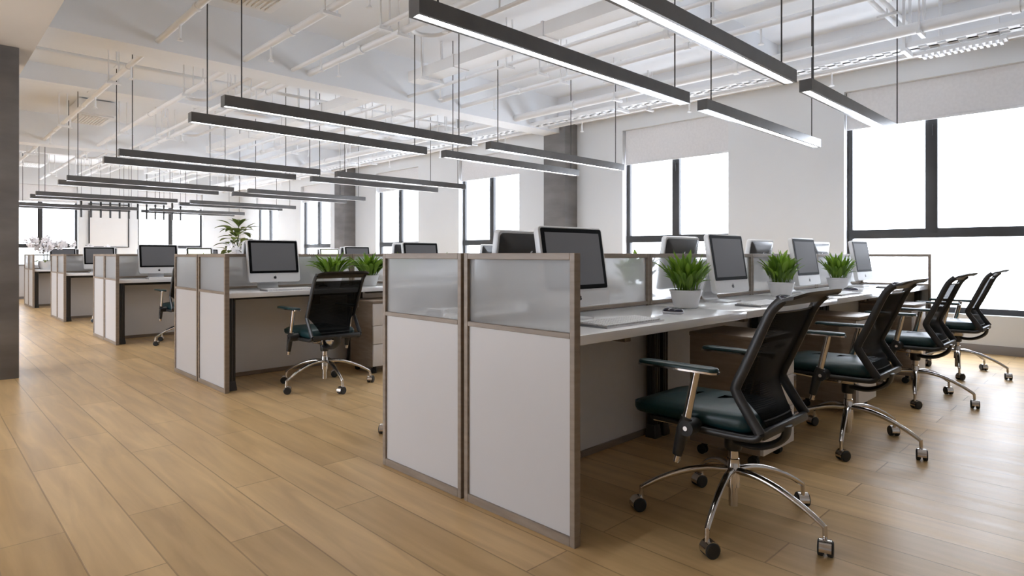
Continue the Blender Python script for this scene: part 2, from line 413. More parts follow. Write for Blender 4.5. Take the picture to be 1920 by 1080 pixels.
def make_desk(i, far=False):
    w = XJ[i + 1] - XJ[i]
    r = thing('desk', 'desk', 'desk')       # root at its near corner, y from 0 (front edge) to .595
    MB().box(.001, w - .001, 0, .592, DH - .038, DH, .003).build('desktop', 'desk', r)
    MB().box(.08, w - .08, .46, .50, DH - .085, DH - .038, .002).build('rail', 'leg', r)
    legs = [(.045, .545), (w - .045, .545)]
    if i == (3 if far else 0): legs.append((.045, .075))
    if i == (0 if far else 3): legs.append((w - .045, .075))
    for x, y in legs:
        b = MB(); fluted(b, x, y, .06, DH - .038)
        b.loft([rrect(x - s, x + s, y - s, y + s, .008, z, 3) for s, z in ((.036, 0), (.036, .02), (.030, .06), (.028, .075))])
        b.build('leg', 'leg', r, ang=25)
    MB().box(w * .66, w * .66 + .055, .44, .56, DH - .16, DH - .038, .003).build('support_block', 'wood', r)
    return r
DESK = [make_desk(i) for i in range(4)]
DESKF = [make_desk(i, True) for i in range(4)]

# ---------------------------------------------------------------- drawer pedestal (front faces -y)
def make_pedestal():
    r = thing('drawer_pedestal', 'p', 'drawer unit')
    w, d, z0, z1 = .385, .40, .07, .635
    b = MB(); b.box(0, .018, .018, d, z0, z1, .0015, 1); b.box(w - .018, w, .018, d, z0, z1, .0015, 1)
    b.box(.018, w - .018, .018, d, z0, z0 + .018); b.box(.018, w - .018, d - .016, d, z0 + .018, z1 - .02)
    b.build('carcass', 'wood', r)
    MB().box(-.003, w + .003, -.003, d + .003, z1, z1 + .022, .003).build('top', 'woodh', r)
    zs = [z0 + .002, z0 + .20, z0 + .365, z1 - .002]
    for k in range(3):
        dr = MB().box(.003, w - .003, 0, .018, zs[k] + .002, zs[k + 1] - .002, .002).build('drawer', 'drawer', r)
        MB().box(w / 2 - .06, w / 2 + .06, -.014, .001, zs[k + 1] - .035, zs[k + 1] - .027, .002).build('handle', 'chrome', dr)
    for x in (.05, w - .05):
        for y in (.06, d - .06):
            b = MB(); b.cyl((x - .016, y + .012, .025), (x - .003, y + .012, .025), .025); b.cyl((x + .003, y + .012, .025), (x + .016, y + .012, .025), .025)
            b.box(x - .014, x + .014, y - .012, y + .012, .045, z0, .003); b.build('caster', 'wheel', r)
    return r
PED = make_pedestal()

# ---------------------------------------------------------------- all-in-one monitor (screen faces -y)
def fruit(b, s, z, y0, y1, flip=False):
    """small apple-shaped outline with a bite and a leaf, s = half height"""
    pts = []
    for k in range(40):
        a = 2 * math.pi * k / 40
        x, zz = math.sin(a), math.cos(a)
        rr = 1 - .16 * math.exp(-(a if a < math.pi else 2 * math.pi - a) ** 2 / .05) - .10 * math.exp(-(a - math.pi) ** 2 / .05)
        x *= .92 * rr * (1 - .10 * (zz < 0) * -zz); zz *= .88 * rr
        d = math.hypot(x - 1.05, zz - .12)
        if d < .42: x, zz = 1.05 + (x - 1.05) * .42 / d, .12 + (zz - .12) * .42 / d
        pts.append(((-x if flip else x) * s, zz * s * .86 + z - .12 * s))
    b.prism(pts, 'y', y0, y1)
    lf = []
    for k in range(12):
        a = 2 * math.pi * k / 12; u, v = .30 * math.cos(a), .13 * math.sin(a)
        x, zz = u * .6 - v * .8 + .17, u * .8 + v * .6 + .98
        lf.append(((-x if flip else x) * s, zz * s + z - .12 * s))
    b.prism(lf, 'y', y0, y1)
def make_monitor(lit=False):
    r = thing('monitor', 'm', 'monitor')
    W, H, T = .455, .372, .040
    T_ = Matrix.Translation((0, -.045, .064)) @ Matrix.Rotation(rad(-9), 4, 'X')    # body leans back
    def fin(b, name, m, parent, loc=None, ang=35):
        b.bm.transform(T_); return b.build(name, m, parent, ang=ang)
    def ring(y, inset, k=.022): return [(x, y, z) for x, z, _ in rrect(-W / 2 + inset, W / 2 - inset, inset, H - inset, max(k - inset * .5, .004), 0, 5)]
    b = MB(); b.loft([ring(0, .003), ring(.003, 0), ring(.026, 0), ring(.034, .004)]); body = fin(b, 'casing', 'alu', r)
    def ringb(y, inset): return [(x, y, z) for x, z, _ in rrect(-W / 2 + inset, W / 2 - inset, inset, H - inset, .02, 0, 5)]
    b = MB(); b.loft([ringb(.033, .014), ringb(.037, .016), ringb(.048, .05), ringb(.053, .10)]); bk = fin(b, 'rear_cover', 'backblack', r)
    b = MB(); b.box(-.15, .15, .0365, .0385, H - .034, H - .028); fin(b, 'vent_slot', 'black', bk)
    b = MB(); fruit(b, .042, H * .60, .050, .0545, True); fin(b, 'rear_mark', 'logow', bk)
    b = MB(); b.loft([[(x, y, z) for x, z, _ in rrect(-.2165, .2165, .078, H - .009, .010, 0, 4)] for y in (-.0025, .002)]); bz = fin(b, 'bezel', 'bezel', r)
    b = MB(); b.box(-.194, .194, -.0032, 0, .098, H - .029); fin(b, 'screen', 'lit' if lit else 'screen', bz)
    b = MB(); fruit(b, .0155, .040, -.0012, .002); fin(b, 'front_mark', 'logob', body)
    # bent sheet stand: foot plate on the desk curving up behind the casing
    prof = [(-.048, .0), (.09, .0)] + [(.09 + .035 * math.sin(rad(a)), .035 - .035 * math.cos(rad(a))) for a in range(15, 91, 15)] + [(.122, .07), (.105, .13), (.088, .18)]
    b = MB(); t = .007
    def sw(z_off): return prof
    outer = prof; inner = []
    for i, (y, z) in enumerate(prof):
        y0, z0 = prof[max(i - 1, 0)]; y1, z1 = prof[min(i + 1, len(prof) - 1)]
        dx, dz = y1 - y0, z1 - z0; L = math.hypot(dx, dz); inner.append((y - dz / L * t, z + dx / L * t))
    loop = outer + inner[::-1]
    b.loft([[(-.092, y, z) for y, z in loop], [(.092, y, z) for y, z in loop]])
    b.build('stand', 'alu', r, ang=25)
    return r
MON = make_monitor(); MONLIT = make_monitor(True)

def make_keyboard():
    r = thing('keyboard', 'k', 'keyboard')
    b = MB(); b.prism([(-.078, 0), (.078, 0), (.078, .012), (-.078, .006)], 'x', -.213, .213); b.build('tray', 'kbase', r)
    b = MB()
    for rr in range(6):
        y0 = -.072 + rr * .0242; z = .0078 + .006 * (y0 + .078) / .156
        x = -.209
        ws = [.0185] * 22
        if rr == 0: ws = [.028, .022, .022, .024, .10, .024, .022, .022, .028] + [.0185] * 6
        for w in ws:
            if x + w > .209: break
            b.box(x + .001, x + w - .001, y0, y0 + .0205, z - .004, z + .006, .0015, 1); x += w
    b.build('keys', 'key', r)
    MB().box(-.213, .213, -.0795, -.078, 0, .007).build('front_edge', 'alu', r)
    return r
KEY = make_keyboard()
def make_mouse():
    r = thing('computer_mouse', 'mouse', 'mouse')
    def sh(z0, h, k):
        b = MB(); rings = []
        for i in range(7):
            a = rad(90 * i / 6); s = max(math.cos(a), .02); rings.append([(.031 * k * s * math.cos(t), .056 * k * (s ** .8) * math.sin(t), z0 + h * math.sin(a)) for t in [2 * math.pi * j / 28 for j in range(28)]])
        b.loft(rings); return b
    b = MB(); b.loft([[(.031 * k * math.cos(t), .056 * k * math.sin(t), z) for t in [2 * math.pi * j / 28 for j in range(28)]] for k, z in ((.9, 0), (1.0, .004), (1.02, .012))]); b.build('base', 'mouset', r)
    sh(.011, .021, 1.0).build('shell', 'mouseb', r)
    b = MB(); b.lathe([(.004, .028), (.005, .032), (.003, .036)], 10, (0, .025)); b.build('scroll_ball', 'mouset', r)
    return r
MOU = make_mouse()

# ---------------------------------------------------------------- potted plants
def leaf(b, base, az, el, L, W, droop, fold=.25, n=7, stem=0):
    """lance leaf with a folded midrib, curving over by 'droop' radians"""
    d = Vector((math.cos(az), math.sin(az), 0)); side = Vector((-math.sin(az), math.cos(az), 0))
    p = Vector(base); a = el; rows = []; tot = stem + L; st = tot / (n + 2)
    k = n + 2
    for i in range(k + 1):
        s = i / k
        u = (s * tot - stem) / L
        w = W * .10 if u <= 0 else W * (math.sin(math.pi * min(1, u) ** .75) ** .85 * .95 + .05) if u < 1 else .0006
        nrm = d * -math.sin(a) + Vector((0, 0, 1)) * math.cos(a)
        rows.append((p - side * (w / 2) + nrm * (w * fold), p.copy(), p + side * (w / 2) + nrm * (w * fold)))
        p = p + (d * math.cos(a) + Vector((0, 0, 1)) * math.sin(a)) * st
        a -= droop / k * (1 if u < .2 else 1.4)
    V = [[b.bm.verts.new(q) for q in r] for r in rows]
    for i in range(k):
        for j in range(2): b.bm.faces.new((V[i][j], V[i + 1][j], V[i + 1][j + 1], V[i][j + 1]))
def make_plant(seed, wide=False):
    R = random.Random(seed)
    r = thing('potted_plant', 'plant', 'plant')
    rt, rb, h = (.092, .066, .102)
    b = MB(); b.lathe([(rb - .004, 0), (rb, .003), (rt - .004, h - .010), (rt, h - .008), (rt, h), (rt - .008, h), (rt - .011, h - .016), (rb, .02)], 32, caps=True); b.build('pot', 'pot', r, ang=30)
    b = MB(); b.lathe([(rt - .012, h - .022), (rt - .030, h - .014), (.01, h - .010)], 24); b.build('soil', 'soil', r)
    b = MB()
    N = 125 if not wide else 84
    for i in range(N):
        rr = math.sqrt(R.random()) * .070; az0 = R.random() * 2 * math.pi
        base = (rr * math.cos(az0), rr * math.sin(az0), h - .014)
        az = az0 + R.uniform(-.5, .5)
        if not wide:
            el = rad(R.uniform(80, 97) - rr * 150)
            leaf(b, base, az, el, R.uniform(.075, .125), R.uniform(.022, .034), R.uniform(.0, .9), stem=R.uniform(.03, .150) * (1.15 - .45 * rr / .07))
        else:
            el = rad(R.uniform(74, 92) - rr * 260)
            leaf(b, base, az, el, R.uniform(.14, .215), R.uniform(.026, .038), R.uniform(.3, 1.3), stem=R.uniform(.02, .08))
    if not wide:
        for az, el, L in ((2.9, 48, .10), (.2, 25, .09), (3.6, 55, .11), (5.8, 38, .08)):
            leaf(b, (.05 * math.cos(az), .05 * math.sin(az), h + .01), az, rad(el), L, .022, .7, stem=.05)
    b.build('foliage', 'leaf', r, ang=60)
    return r
PLA = [make_plant(3), make_plant(8), make_plant(21, True)]

# ---------------------------------------------------------------- office chair (faces +y)
def smoothpath(pts, k=5):
    """Catmull-Rom through pts"""
    P = [Vector(p) for p in pts]; P = [2 * P[0] - P[1]] + P + [2 * P[-1] - P[-2]]; out = []
    for i in range(1, len(P) - 2):
        for j in range(k):
            t = j / k; a, b, c, d = P[i - 1], P[i], P[i + 1], P[i + 2]
            out.append(.5 * ((2 * b) + (c - a) * t + (2 * a - 5 * b + 4 * c - d) * t * t + (3 * b - a - 3 * c + d) * t ** 3))
    out.append(P[-2]); return out
def make_chair():
    r = thing('office_chair', 'chair', 'chair')
    # seat cushion
    b = MB(); rings = []
    x, y0, y1 = .196, -.168, .362
    for ins, z in ((.020, .398), (.006, .404), (0, .418), (0, .440), (.004, .454), (.014, .464), (.030, .4695), (.07, .474), (.14, .477), (.22, .478)):
        fr = .014 * max(0, min(1, (z - .44) / .03))
        rings.append([(px, py, pz - (.022 * max(0, (py - .20) / .15) ** 2 if pz > .45 else 0)) for px, py, pz in rrect(-x + ins, x - ins, y0 + ins, y1 - ins, max(.055 - ins * .3, .01), z, 6)])
    b.loft(rings); b.bm.transform(Matrix.Translation((0, 0, .012))); b.build('seat', 'teal', r, ang=50)
    # profile of the back rails (y, z)
    RAIL = [(-.203, .428), (-.168, .478), (-.116, .560), (-.113, .590), (-.143, .655), (-.188, .755), (-.223, .835), (-.248, .880), (-.280, .912)]
    hw = .208
    b = MB()
    for s in (-1, 1):
        path = smoothpath([(s * hw, y, z) for y, z in RAIL], 4)
        n = len(path)
        b.tube(path, .011, 10, up=(0, 1, .4), ry=[.021 - .003 * i / n for i in range(n)])
        # lower run of the frame towards the front under the seat
        b.tube(smoothpath([(s * hw, -.203, .428), (s * hw, -.183, .408), (s * hw, -.12, .402), (s * hw, .10, .400)], 4), .011, 10, up=(0, 0, 1), ry=.014)
    # curled top bar
    TP = [(-.264, .893), (-.280, .912), (-.303, .926), (-.333, .935), (-.356, .937)]
    def top(u, v):
        xx = (u * 2 - 1); ed = abs(xx) ** 6
        i = v * (len(TP) - 1); k = min(int(i), len(TP) - 2); f = i - k
        yy = TP[k][0] * (1 - f) + TP[k + 1][0] * f; zz = TP[k][1] * (1 - f) + TP[k + 1][1] * f
        return xx, yy, zz, ed
    rings = []
    for iu in range(25):
        u = iu / 24; ring = []; ins = 0
        for v in [q / 8 for q in range(9)]:
            xx, yy, zz, ed = top(u, v)
            sh = 1 - .35 * abs(xx) ** 8
            ring.append((xx * (hw + .012), -.264 + (yy + .264) * sh, .893 + (zz - .893) * sh + .004))
        low = [(p[0], p[1] + .004, p[2] - .012) for p in ring[::-1]]
        rings.append(ring + low)
    b.loft(rings); b.build('back_frame', 'plastic', r, ang=45)
    # mesh fabric: from just under the top bar to the bend, then tapering under the seat edge
    PR = smoothpath([(0, y, z) for y, z in [(-.234, .862), (-.208, .800), (-.168, .710), (-.128, .625), (-.110, .575), (-.143, .515), (-.183, .455), (-.198, .425)]], 4)
    def sheet(u, v):
        i = u * (len(PR) - 1); k = min(int(i), len(PR) - 2); p = PR[k].lerp(PR[k + 1], i - k)
        w = hw if p.z > .575 else hw - .095 * ((.575 - p.z) / .15) ** .6
        xx = (v * 2 - 1)
        return (xx * w, p.y + .004 - .022 * (1 - xx * xx) * min(1, (1 - u) * 4) * (1 if p.z > .5 else .6), p.z)
    b = MB(); b.grid(sheet, 28, 12); b.build('backrest', 'mesh', r, ang=60)
    for uu, er in ((0, .004), (24 / 28, .003)):
        b = MB(); b.tube([sheet(uu, v / 14) for v in range(15)], er, 6); b.build('fabric_edging', 'plastic', r)
    # seat pan, rear yoke and curved support arm
    b = MB(); b.box(-.200, .200, -.17, .26, .396, .410, .004); b.box(-.203, .203, -.216, -.192, .405, .440, .008)
    b.build('seat_pan', 'plastic', r)
    b = MB()
    b.tube(smoothpath([(0, -.215, .425), (0, -.203, .375), (0, -.15, .335), (0, -.08, .318), (0, .02, .330)], 5), .032, 12, up=(0, .5, 1), ry=.014)
    b.build('support_arm', 'plastic', r)
    b = MB(); b.box(-.045, .045, -.045, .16, .338, .396, .010); b.cyl((-.09, .02, .362), (.09, .02, .362), .012)
    for s in (-1, 1): b.tube([(s * .03, .13, .355), (s * .17, .26, .392)], .008, 8)
    b.build('tilt_mechanism', 'chrome', r)
    b = MB(); b.lathe([(.030, .285), (.034, .295), (.034, .340), (.028, .352)], 20); b.build('column_collar', 'plastic', r)
    # arms
    for s in (-1, 1):
        X = s * .256
        b = MB()
        b.tube([(X, .020, .632), (X, .045, .52), (X, .070, .410)], [.012, .013, .014], 12, up=(0, 1, 0), ry=[.016, .017, .018])
        b.tube([(X, .070, .415), (X, .105, .272)], .0135, 12)
        b.loft([[(X + q[0], q[1], z) for q in [(p[0], p[1]) for p in rrect(-.027, .027, -.068, .272, .02, 0, 4)]] for z in (.630, .637)])
        arm = b.build('armrest', 'chrome', r)
        b = MB(); b.loft([[(X + p[0], p[1], z) for p in rrect(-.030 + i, .030 - i, -.063 + i, .267 - i, .022, 0, 4)] for i, z in ((.003, .637), (0, .639), (0, .645), (.003, .650), (.010, .652))])
        b.build('arm_pad', 'teal', arm)
        b = MB(); b.tube([(X, .060, .452), (X, .077, .40), (X, .102, .300)], [.020, .022, .017], 12, up=(0, 1, 0), ry=[.022, .026, .019])
        b.cyl((X - s * .056, .055, .412), (X + s * .020, .055, .412), .030, 18)
        b.build('arm_bracket', 'plastic', arm)
        b = MB(); b.cyl((X + s * .018, .055, .412), (X + s * .024, .055, .412), .009, 12); b.build('screw', 'chrome', arm)
    # column and star base
    b = MB(); b.lathe([(.018, .06), (.018, .135), (.026, .137), (.026, .225), (.024, .230), (.024, .250), (.020, .252), (.020, .300)], 20); b.build('gas_column', 'chrome', r, ang=30)
    for k in range(5):
        a = rad(48 + 72 * k); ca, sa = math.cos(a), math.sin(a)
        path = smoothpath([(d * ca, d * sa, z) for d, z in ((.020, .205), (.10, .203), (.19, .182), (.28, .145), (.345, .108), (.362, .096))], 4)
        n = len(path); b = MB()
        b.tube(path, [.016 - .006 * i / n for i in range(n)], 10, ry=[.014 - .005 * i / n for i in range(n)])
        b.tube([(.362 * ca, .362 * sa, .103), (.364 * ca, .364 * sa, .052)], .0085, 10)
        lg = b.build('leg', 'chrome', r, ang=50)
        R = random.Random(k); ta = a + (1.9, .5, 2.4, -1.2, 1.1)[k]
        cx, cy = .366 * ca + .012 * math.cos(ta), .366 * sa + .012 * math.sin(ta)
        ax = Vector((-math.sin(ta), math.cos(ta), 0)); c = Vector((cx, cy, .0285))
        b = MB()
        for s in (-1, 1):
            b.tube([c + ax * (s * .004), c + ax * (s * .009), c + ax * (s * .023), c + ax * (s * .026)], [.022, .0283, .0283, .024], 20)
        # chrome hood over the wheels
        up = Vector((0, 0, 1)); fw = Vector((math.cos(ta), math.sin(ta), 0))
        for s0 in (-1,):
            ring = []
            for q in range(13):
                an = rad(-10 + 200 * q / 12); ring.append(c + (fw * math.cos(an) + up * math.sin(an)) * .0315)
            inn = [c + (p - c) * .92 for p in ring[::-1]]
            b.loft([[p + ax * .020 for p in ring + inn], [p - ax * .020 for p in ring + inn]], True, 1)
        b.build('caster', ['wheel', 'chrome'], lg)
    return r
CHA = make_chair()

# ---------------------------------------------------------------- the five double rows
MX = [[2.21, 3.735, 5.03, 6.42]] + [[2.275, 3.86, 5.15, 6.50]] * 4
for k, Y in enumerate(ROWS):
    ym = Y + .637                                    # centre line of the row
    for s in (0, 1):
        where = '%s desk row' % RN[k]
        y0 = Y if s == 0 else Y + .645
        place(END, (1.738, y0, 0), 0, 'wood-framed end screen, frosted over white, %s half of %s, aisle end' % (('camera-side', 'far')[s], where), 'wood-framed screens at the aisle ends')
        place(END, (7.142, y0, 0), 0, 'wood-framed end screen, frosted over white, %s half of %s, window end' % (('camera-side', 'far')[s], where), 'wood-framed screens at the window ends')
    for i in range(4):
        place(CEN[i], (XJ[i], ym, 0), 0, 'long frosted glass screen along the middle of the %s desk row, %s' % (RN[k], SN[i]), 'frosted screens between facing desks')
        for s in (0, 1):
            w = XJ[i + 1] - XJ[i]
            where = '%s of the %s desk row, %s' % (SIDE[s], RN[k], SN[i])
            if s == 0: place(DESK[i], (XJ[i], Y + .022, 0), 0, 'white desk with dark legs, ' + where, 'white desks')
            else:
                place(DESKF[i], (XJ[i + 1], Y + 2 * .637 - .022, 0), 180, 'white desk with dark legs, ' + where, 'white desks')
            rn = random.Random(100 * k + 10 * i + s)
            mx = MX[k][i] + (0 if s == 0 else (.15 if i else .12))
            my = Y + .415 if s == 0 else Y + 2 * .637 - .415
            lit = (k == 3 and s == 0 and i in (1, 3))
            place(MONLIT if lit else MON, (mx, my, DH), 180 * s, ('silver monitor with bright lit picture, ' if lit else 'slim silver monitor with dark screen, ' ) + where, 'monitors on the desks')
# keyboards, mice, pedestals, chairs, plants at the stations that show
for k, s, i in [(0, 0, 0), (0, 0, 1), (0, 0, 2), (0, 0, 3), (0, 1, 0), (0, 1, 1), (1, 0, 0), (1, 0, 1), (2, 0, 0), (3, 0, 0)]:
    Y = ROWS[k]; where = '%s of the %s desk row, %s' % (SIDE[s], RN[k], SN[i])
    x = MX[k][i] + (.02, -.06, .0, .0)[i]; y = Y + .155 if s == 0 else Y + 2 * .637 - .155
    place(KEY, (x, y, DH), 180 * s, 'flat white-keyed keyboard, ' + where, 'keyboards')
    dx = (.56 if k == 0 else .36) if i == 0 else .52
    place(MOU, ((x + dx) if s == 0 else (x - .36), y + .085 * (1 - 2 * s), DH), 180 * s + 8, 'small dark mouse with clear rim, ' + where, 'computer mice')
for k, x, y, tx in [(0, 3.0, 1.30, 'between the first and second chairs'), (0, 4.46, 1.30, 'between the second and third chairs'), (0, 5.87, 1.30, 'between the third and last chairs'),
                    (1, 2.93, 4.76, 'beside its aisle-end chair'), (1, 4.42, 4.76, 'beside its second chair')]:
    place(PED, (x, y, 0), 0, 'wooden pedestal with white drawers, %s desk row, %s' % (RN[k], tx), 'drawer pedestals by the desks')
CH = [(0, 0, 0, 2.37, 1.15), (0, 0, 1, 3.81, 1.165), (0, 0, 2, 5.34, 1.175), (0, 0, 3, 6.745, 1.16), (1, 0, 0, 2.41, 4.655), (1, 0, 1, 3.84, 4.65),
      (2, 0, 0, 2.40, 8.15), (2, 0, 1, 3.84, 8.15), (3, 0, 0, 2.40, 11.63), (4, 0, 0, 2.40, 15.12), (0, 1, 0, 2.36, 3.02), (0, 1, 1, 3.85, 3.02), (1, 1, 0, 2.36, 6.50)]
for k, s, i, x, y in CH:
    place(CHA, (x, y, 0), 180 * s, 'mesh-back office chair with teal seat, %s of the %s desk row, %s' % (SIDE[s], RN[k], SN[i]), 'mesh-back office chairs')
PLN = [(0, 0, 3.153, .375, 0, 'between first and second monitor'), (0, 0, 4.54, .40, 20, 'between second and third monitor'), (0, 0, 5.745, .40, -15, 'between third and last monitor'),
       (0, 1, 3.43, .90, 70, 'behind the screen near first monitor'), (0, 1, 4.40, .90, 200, 'behind the screen near second monitor'), (0, 1, 5.75, .90, 120, 'behind the screen near third monitor')]
for q, (k, s, x, dy, rz, tx) in enumerate(PLN):
    place(PLA[q % 2], (x, ROWS[k] + dy, DH), rz, 'bushy plant in white pot, %s desk row, %s, %s' % (RN[k], SIDE[s], tx), 'potted plants on the desks')
PL2 = [(1, 0, 2.80, .34, 'just behind the mesh chair'), (1, 0, 3.20, .35, 'middle of three in a line'), (1, 0, 3.56, .33, 'third of three in a line'),
       (1, 1, 2.98, .92, 'beyond the screen, aisle end'), (1, 1, 4.55, .92, 'beyond the screen, second desk'), (2, 1, 2.98, .92, 'beyond the screen, aisle end'), (2, 1, 4.55, .92, 'beyond the screen, second desk'), (3, 1, 2.98, .92, 'beyond the screen, aisle end')]
for q, (k, s, x, dy, tx) in enumerate(PL2):
    place(PLA[2], (x, ROWS[k] + dy, DH), 57 * q, 'arching-leaved plant in white pot, %s desk row, %s, %s' % (RN[k], SIDE[s], tx), 'potted plants on the desks')

# ---------------------------------------------------------------- orchids, tall plant
def make_orchid(seed, r_pot, h_pot, sc_, name, label, loc, stems):
    R = random.Random(seed); r = thing(name, label, 'plant', loc)
    b = MB(); b.lathe([(r_pot * .62, 0), (r_pot * .66, .004), (r_pot * .95, h_pot * .45), (r_pot, h_pot * .75), (r_pot * .94, h_pot), (r_pot * .86, h_pot), (r_pot * .88, h_pot * .8), (r_pot * .5, h_pot * .3)], 28); b.build('pot', 'pot', r)
    b = MB(); b.lathe([(r_pot * .87, h_pot * .86), (.01, h_pot * .9)], 20); b.build('soil', 'soil', r)
    b = MB(); fl = MB()
    for az, H, reach, nf in stems:
        d = Vector((math.cos(az), math.sin(az), 0)); pts = []
        for i in range(12):
            t = i / 11; pts.append(d * (reach * max(0, t - .45) ** 1.2 * 2.2 + .03) + Vector((0, 0, h_pot * .85 + H * (t * 1.35 - .75 * max(0, t - .5) ** 1.6 * 1.3))))
        pts = smoothpath(pts, 2); b.tube(pts, .004 * sc_, 6)
        for q in range(nf):
            p = pts[int(len(pts) * (.48 + .5 * q / nf))] + Vector((R.uniform(-.03, .03), R.uniform(-.03, .03), R.uniform(-.03, .02))) * sc_
            tilt = Matrix.Rotation(R.uniform(0, 6.28), 3, 'Z') @ Matrix.Rotation(rad(R.uniform(55, 100)), 3, 'X')
            for m in range(5):
                a = 2 * math.pi * m / 5 + .3; L = .046 * sc_; W = .036 * sc_
                c = [tilt @ Vector((math.cos(a) * L * u - math.sin(a) * W * v, math.sin(a) * L * u + math.cos(a) * W * v, .008 * u * u * sc_)) + p for u, v in ((.08, 0), (.45, .42), (.8, .45), (1.05, 0), (.8, -.45), (.45, -.42))]
                fl.bm.faces.new([fl.bm.verts.new(z) for z in c])
    b.build('stems', 'stem', r)
    fl.build('flowers', 'petal', r)
    b = MB()
    for q in range(6): leaf(b, (.01, 0, h_pot * .85), q * 1.05 + .3, rad(35), .16 * sc_, .05 * sc_, 1.2, .12)
    b.build('leaves', 'leafdark', r, ang=60)
    return r
make_orchid(4, .125, .17, 1.5, 'potted_orchid', 'white orchid in large round white pot on the rear desk row, aisle end', (1.95, ROWS[4] + .17, DH), [(2.5, .46, .22, 9), (2.9, .40, .34, 9), (.3, .42, .30, 9), (-.2, .38, .44, 10), (1.2, .48, .1, 8)])
make_orchid(9, .09, .13, 1.3, 'potted_orchid', 'white orchid in small white pot on the third desk row, beside the tall leafy plant', (3.56, ROWS[2] + .93, DH), [(2.4, .32, .20, 7), (.6, .30, .22, 7), (4.2, .30, .15, 5)])
make_orchid(14, .08, .12, 1.2, 'potted_orchid', 'white orchid in small white pot on the rear desk row, far side, third desk', (3.0, ROWS[4] + .93, DH), [(2.6, .40, .22, 7), (.4, .36, .25, 7)])
def make_tallplant(loc):
    R = random.Random(5); r = thing('tall_plant', 'tall broad-leaved green plant on a bare stem, standing beyond the third desk row', 'plant', loc)
    b = MB(); b.lathe([(.12, 0), (.125, .004), (.17, .34), (.172, .36), (.158, .36), (.155, .33), (.11, .03)], 28); b.build('pot', 'pot', r)
    b = MB(); b.lathe([(.155, .325), (.01, .335)], 20); b.build('soil', 'soil', r)
    b = MB()
    st = smoothpath([(0, 0, .33), (.01, .0, .7), (-.01, .01, 1.0), (.015, 0, 1.3), (.03, .01, 1.52)], 4); b.tube(st, [.016 - .008 * i / len(st) for i in range(len(st))], 8)
    b.build('stem', 'stem', r)
    b = MB()
    for i in range(58):
        t = R.uniform(.52, 1.0) if i > 12 else R.uniform(.22, .42); p = st[int(t * (len(st) - 1))]
        leaf(b, p, R.uniform(0, 6.28), rad(R.uniform(5, 60)), R.uniform(.17, .25), R.uniform(.10, .14), R.uniform(.5, 1.4), .10, 7, stem=R.uniform(.05, .20))
    for i in range(5): leaf(b, st[-1], 1.26 * i, rad(58), .19, .09, .7, .10, 7, stem=.05)
    b.build('foliage', 'leafdark', r, ang=60)
make_tallplant((3.87, 10.5, 0))

# ---------------------------------------------------------------- linear pendant lamps
def make_lamp(L):
    r = thing('linear_pendant', 'lamp', 'lamp')      # root at underside centre
    w, h = .090, .088
    b = MB(); b.loft([[(-L / 2, y, z) for y, z in P] for P in [[(-w / 2, 0), (-w / 2, h), (w / 2, h), (w / 2, 0), (w / 2 - .019, 0), (w / 2 - .019, .02), (-w / 2 + .019, .02), (-w / 2 + .019, 0)]]] +
                     [[(L / 2, y, z) for y, z in P] for P in [[(-w / 2, 0), (-w / 2, h), (w / 2, h), (w / 2, 0), (w / 2 - .019, 0), (w / 2 - .019, .02), (-w / 2 + .019, .02), (-w / 2 + .019, 0)]]])
    for s in (-1, 1):
        x0, x1 = sorted((s * L / 2, s * (L / 2 - .012))); b.box(x0, x1, -w / 2 + .019, w / 2 - .019, 0, .02)
    b.build('housing', 'bar', r, smooth=False)
    MB().box(-L / 2 + .012, L / 2 - .012, -w / 2 + .019, w / 2 - .019, .007, .014).build('diffuser', 'diff', r)
    for s in (-1, 1):
        x = s * (L / 2 - .15)
        b = MB(); b.cyl((x, 0, h), (x, 0, ZC - 2.275), .0055, 8); b.build('suspension_cable', 'cable', r)
    return r
LA, LB = make_lamp(2.62), make_lamp(2.58)
for k, Y in enumerate(ROWS + [18.9]):
    for j, dy in enumerate((.29, 1.115)):
        rw = 'above the %s desk row' % RN[k] if k < 5 else 'above the far counter'
        nm = ('camera-side', 'far-side')[j]
        place(LA, (3.115, Y + dy, 2.272), 0, 'dark linear pendant lamp %s, %s bar of the pair, aisle end' % (rw, nm), 'linear pendant lamps')
        place(LB, (5.995, Y + dy, 2.272), 0, 'dark linear pendant lamp %s, %s bar of the pair, window end' % (rw, nm), 'linear pendant lamps')
# row of slim black tube pendants over the counter
def make_tube():
    r = thing('tube_pendant', 't', 'lamp')
    b = MB(); b.lathe([(.024, 0), (.024, .52), (.020, .53), (.004, .53)], 16); b.build('tube_shade', 'tube', r)
    b = MB(); b.cyl((0, 0, .53), (0, 0, ZC - 2.05), .004, 8); b.build('suspension_cable', 'cable', r)
    return r
TU = make_tube()
for i in range(12):
    place(TU, (3.18 + .2165 * i, 19.4, 2.05), 0, 'slim black tube pendant over the far counter, %s from the aisle in its line' % ['first', 'second', 'third', 'fourth', 'fifth', 'sixth', 'seventh', 'eighth', 'ninth', 'tenth', 'eleventh', 'twelfth'][i], 'black tube pendants')
t = thing('counter', 'long white counter with grey top under the black tube pendants', 'counter', (1.75, 18.75, 0))
MB().box(0, 4.3, .03, .6, .06, .80, .004).build('body', 'panel', t)
MB().box(-.02, 4.32, 0, .63, .80, .83, .004).build('worktop', 'skirt', t)
MB().box(.03, 4.27, .07, .56, 0, .06).build('plinth', 'skirt', t)
t = thing('wall_board', 'pale wall board with thin black frame, between the far wall windows', 'board', (4.35, YF - .02, 1.29))
MB().box(-.50, .50, -.005, .012, .02, 1.30).build('panel', 'board', t)
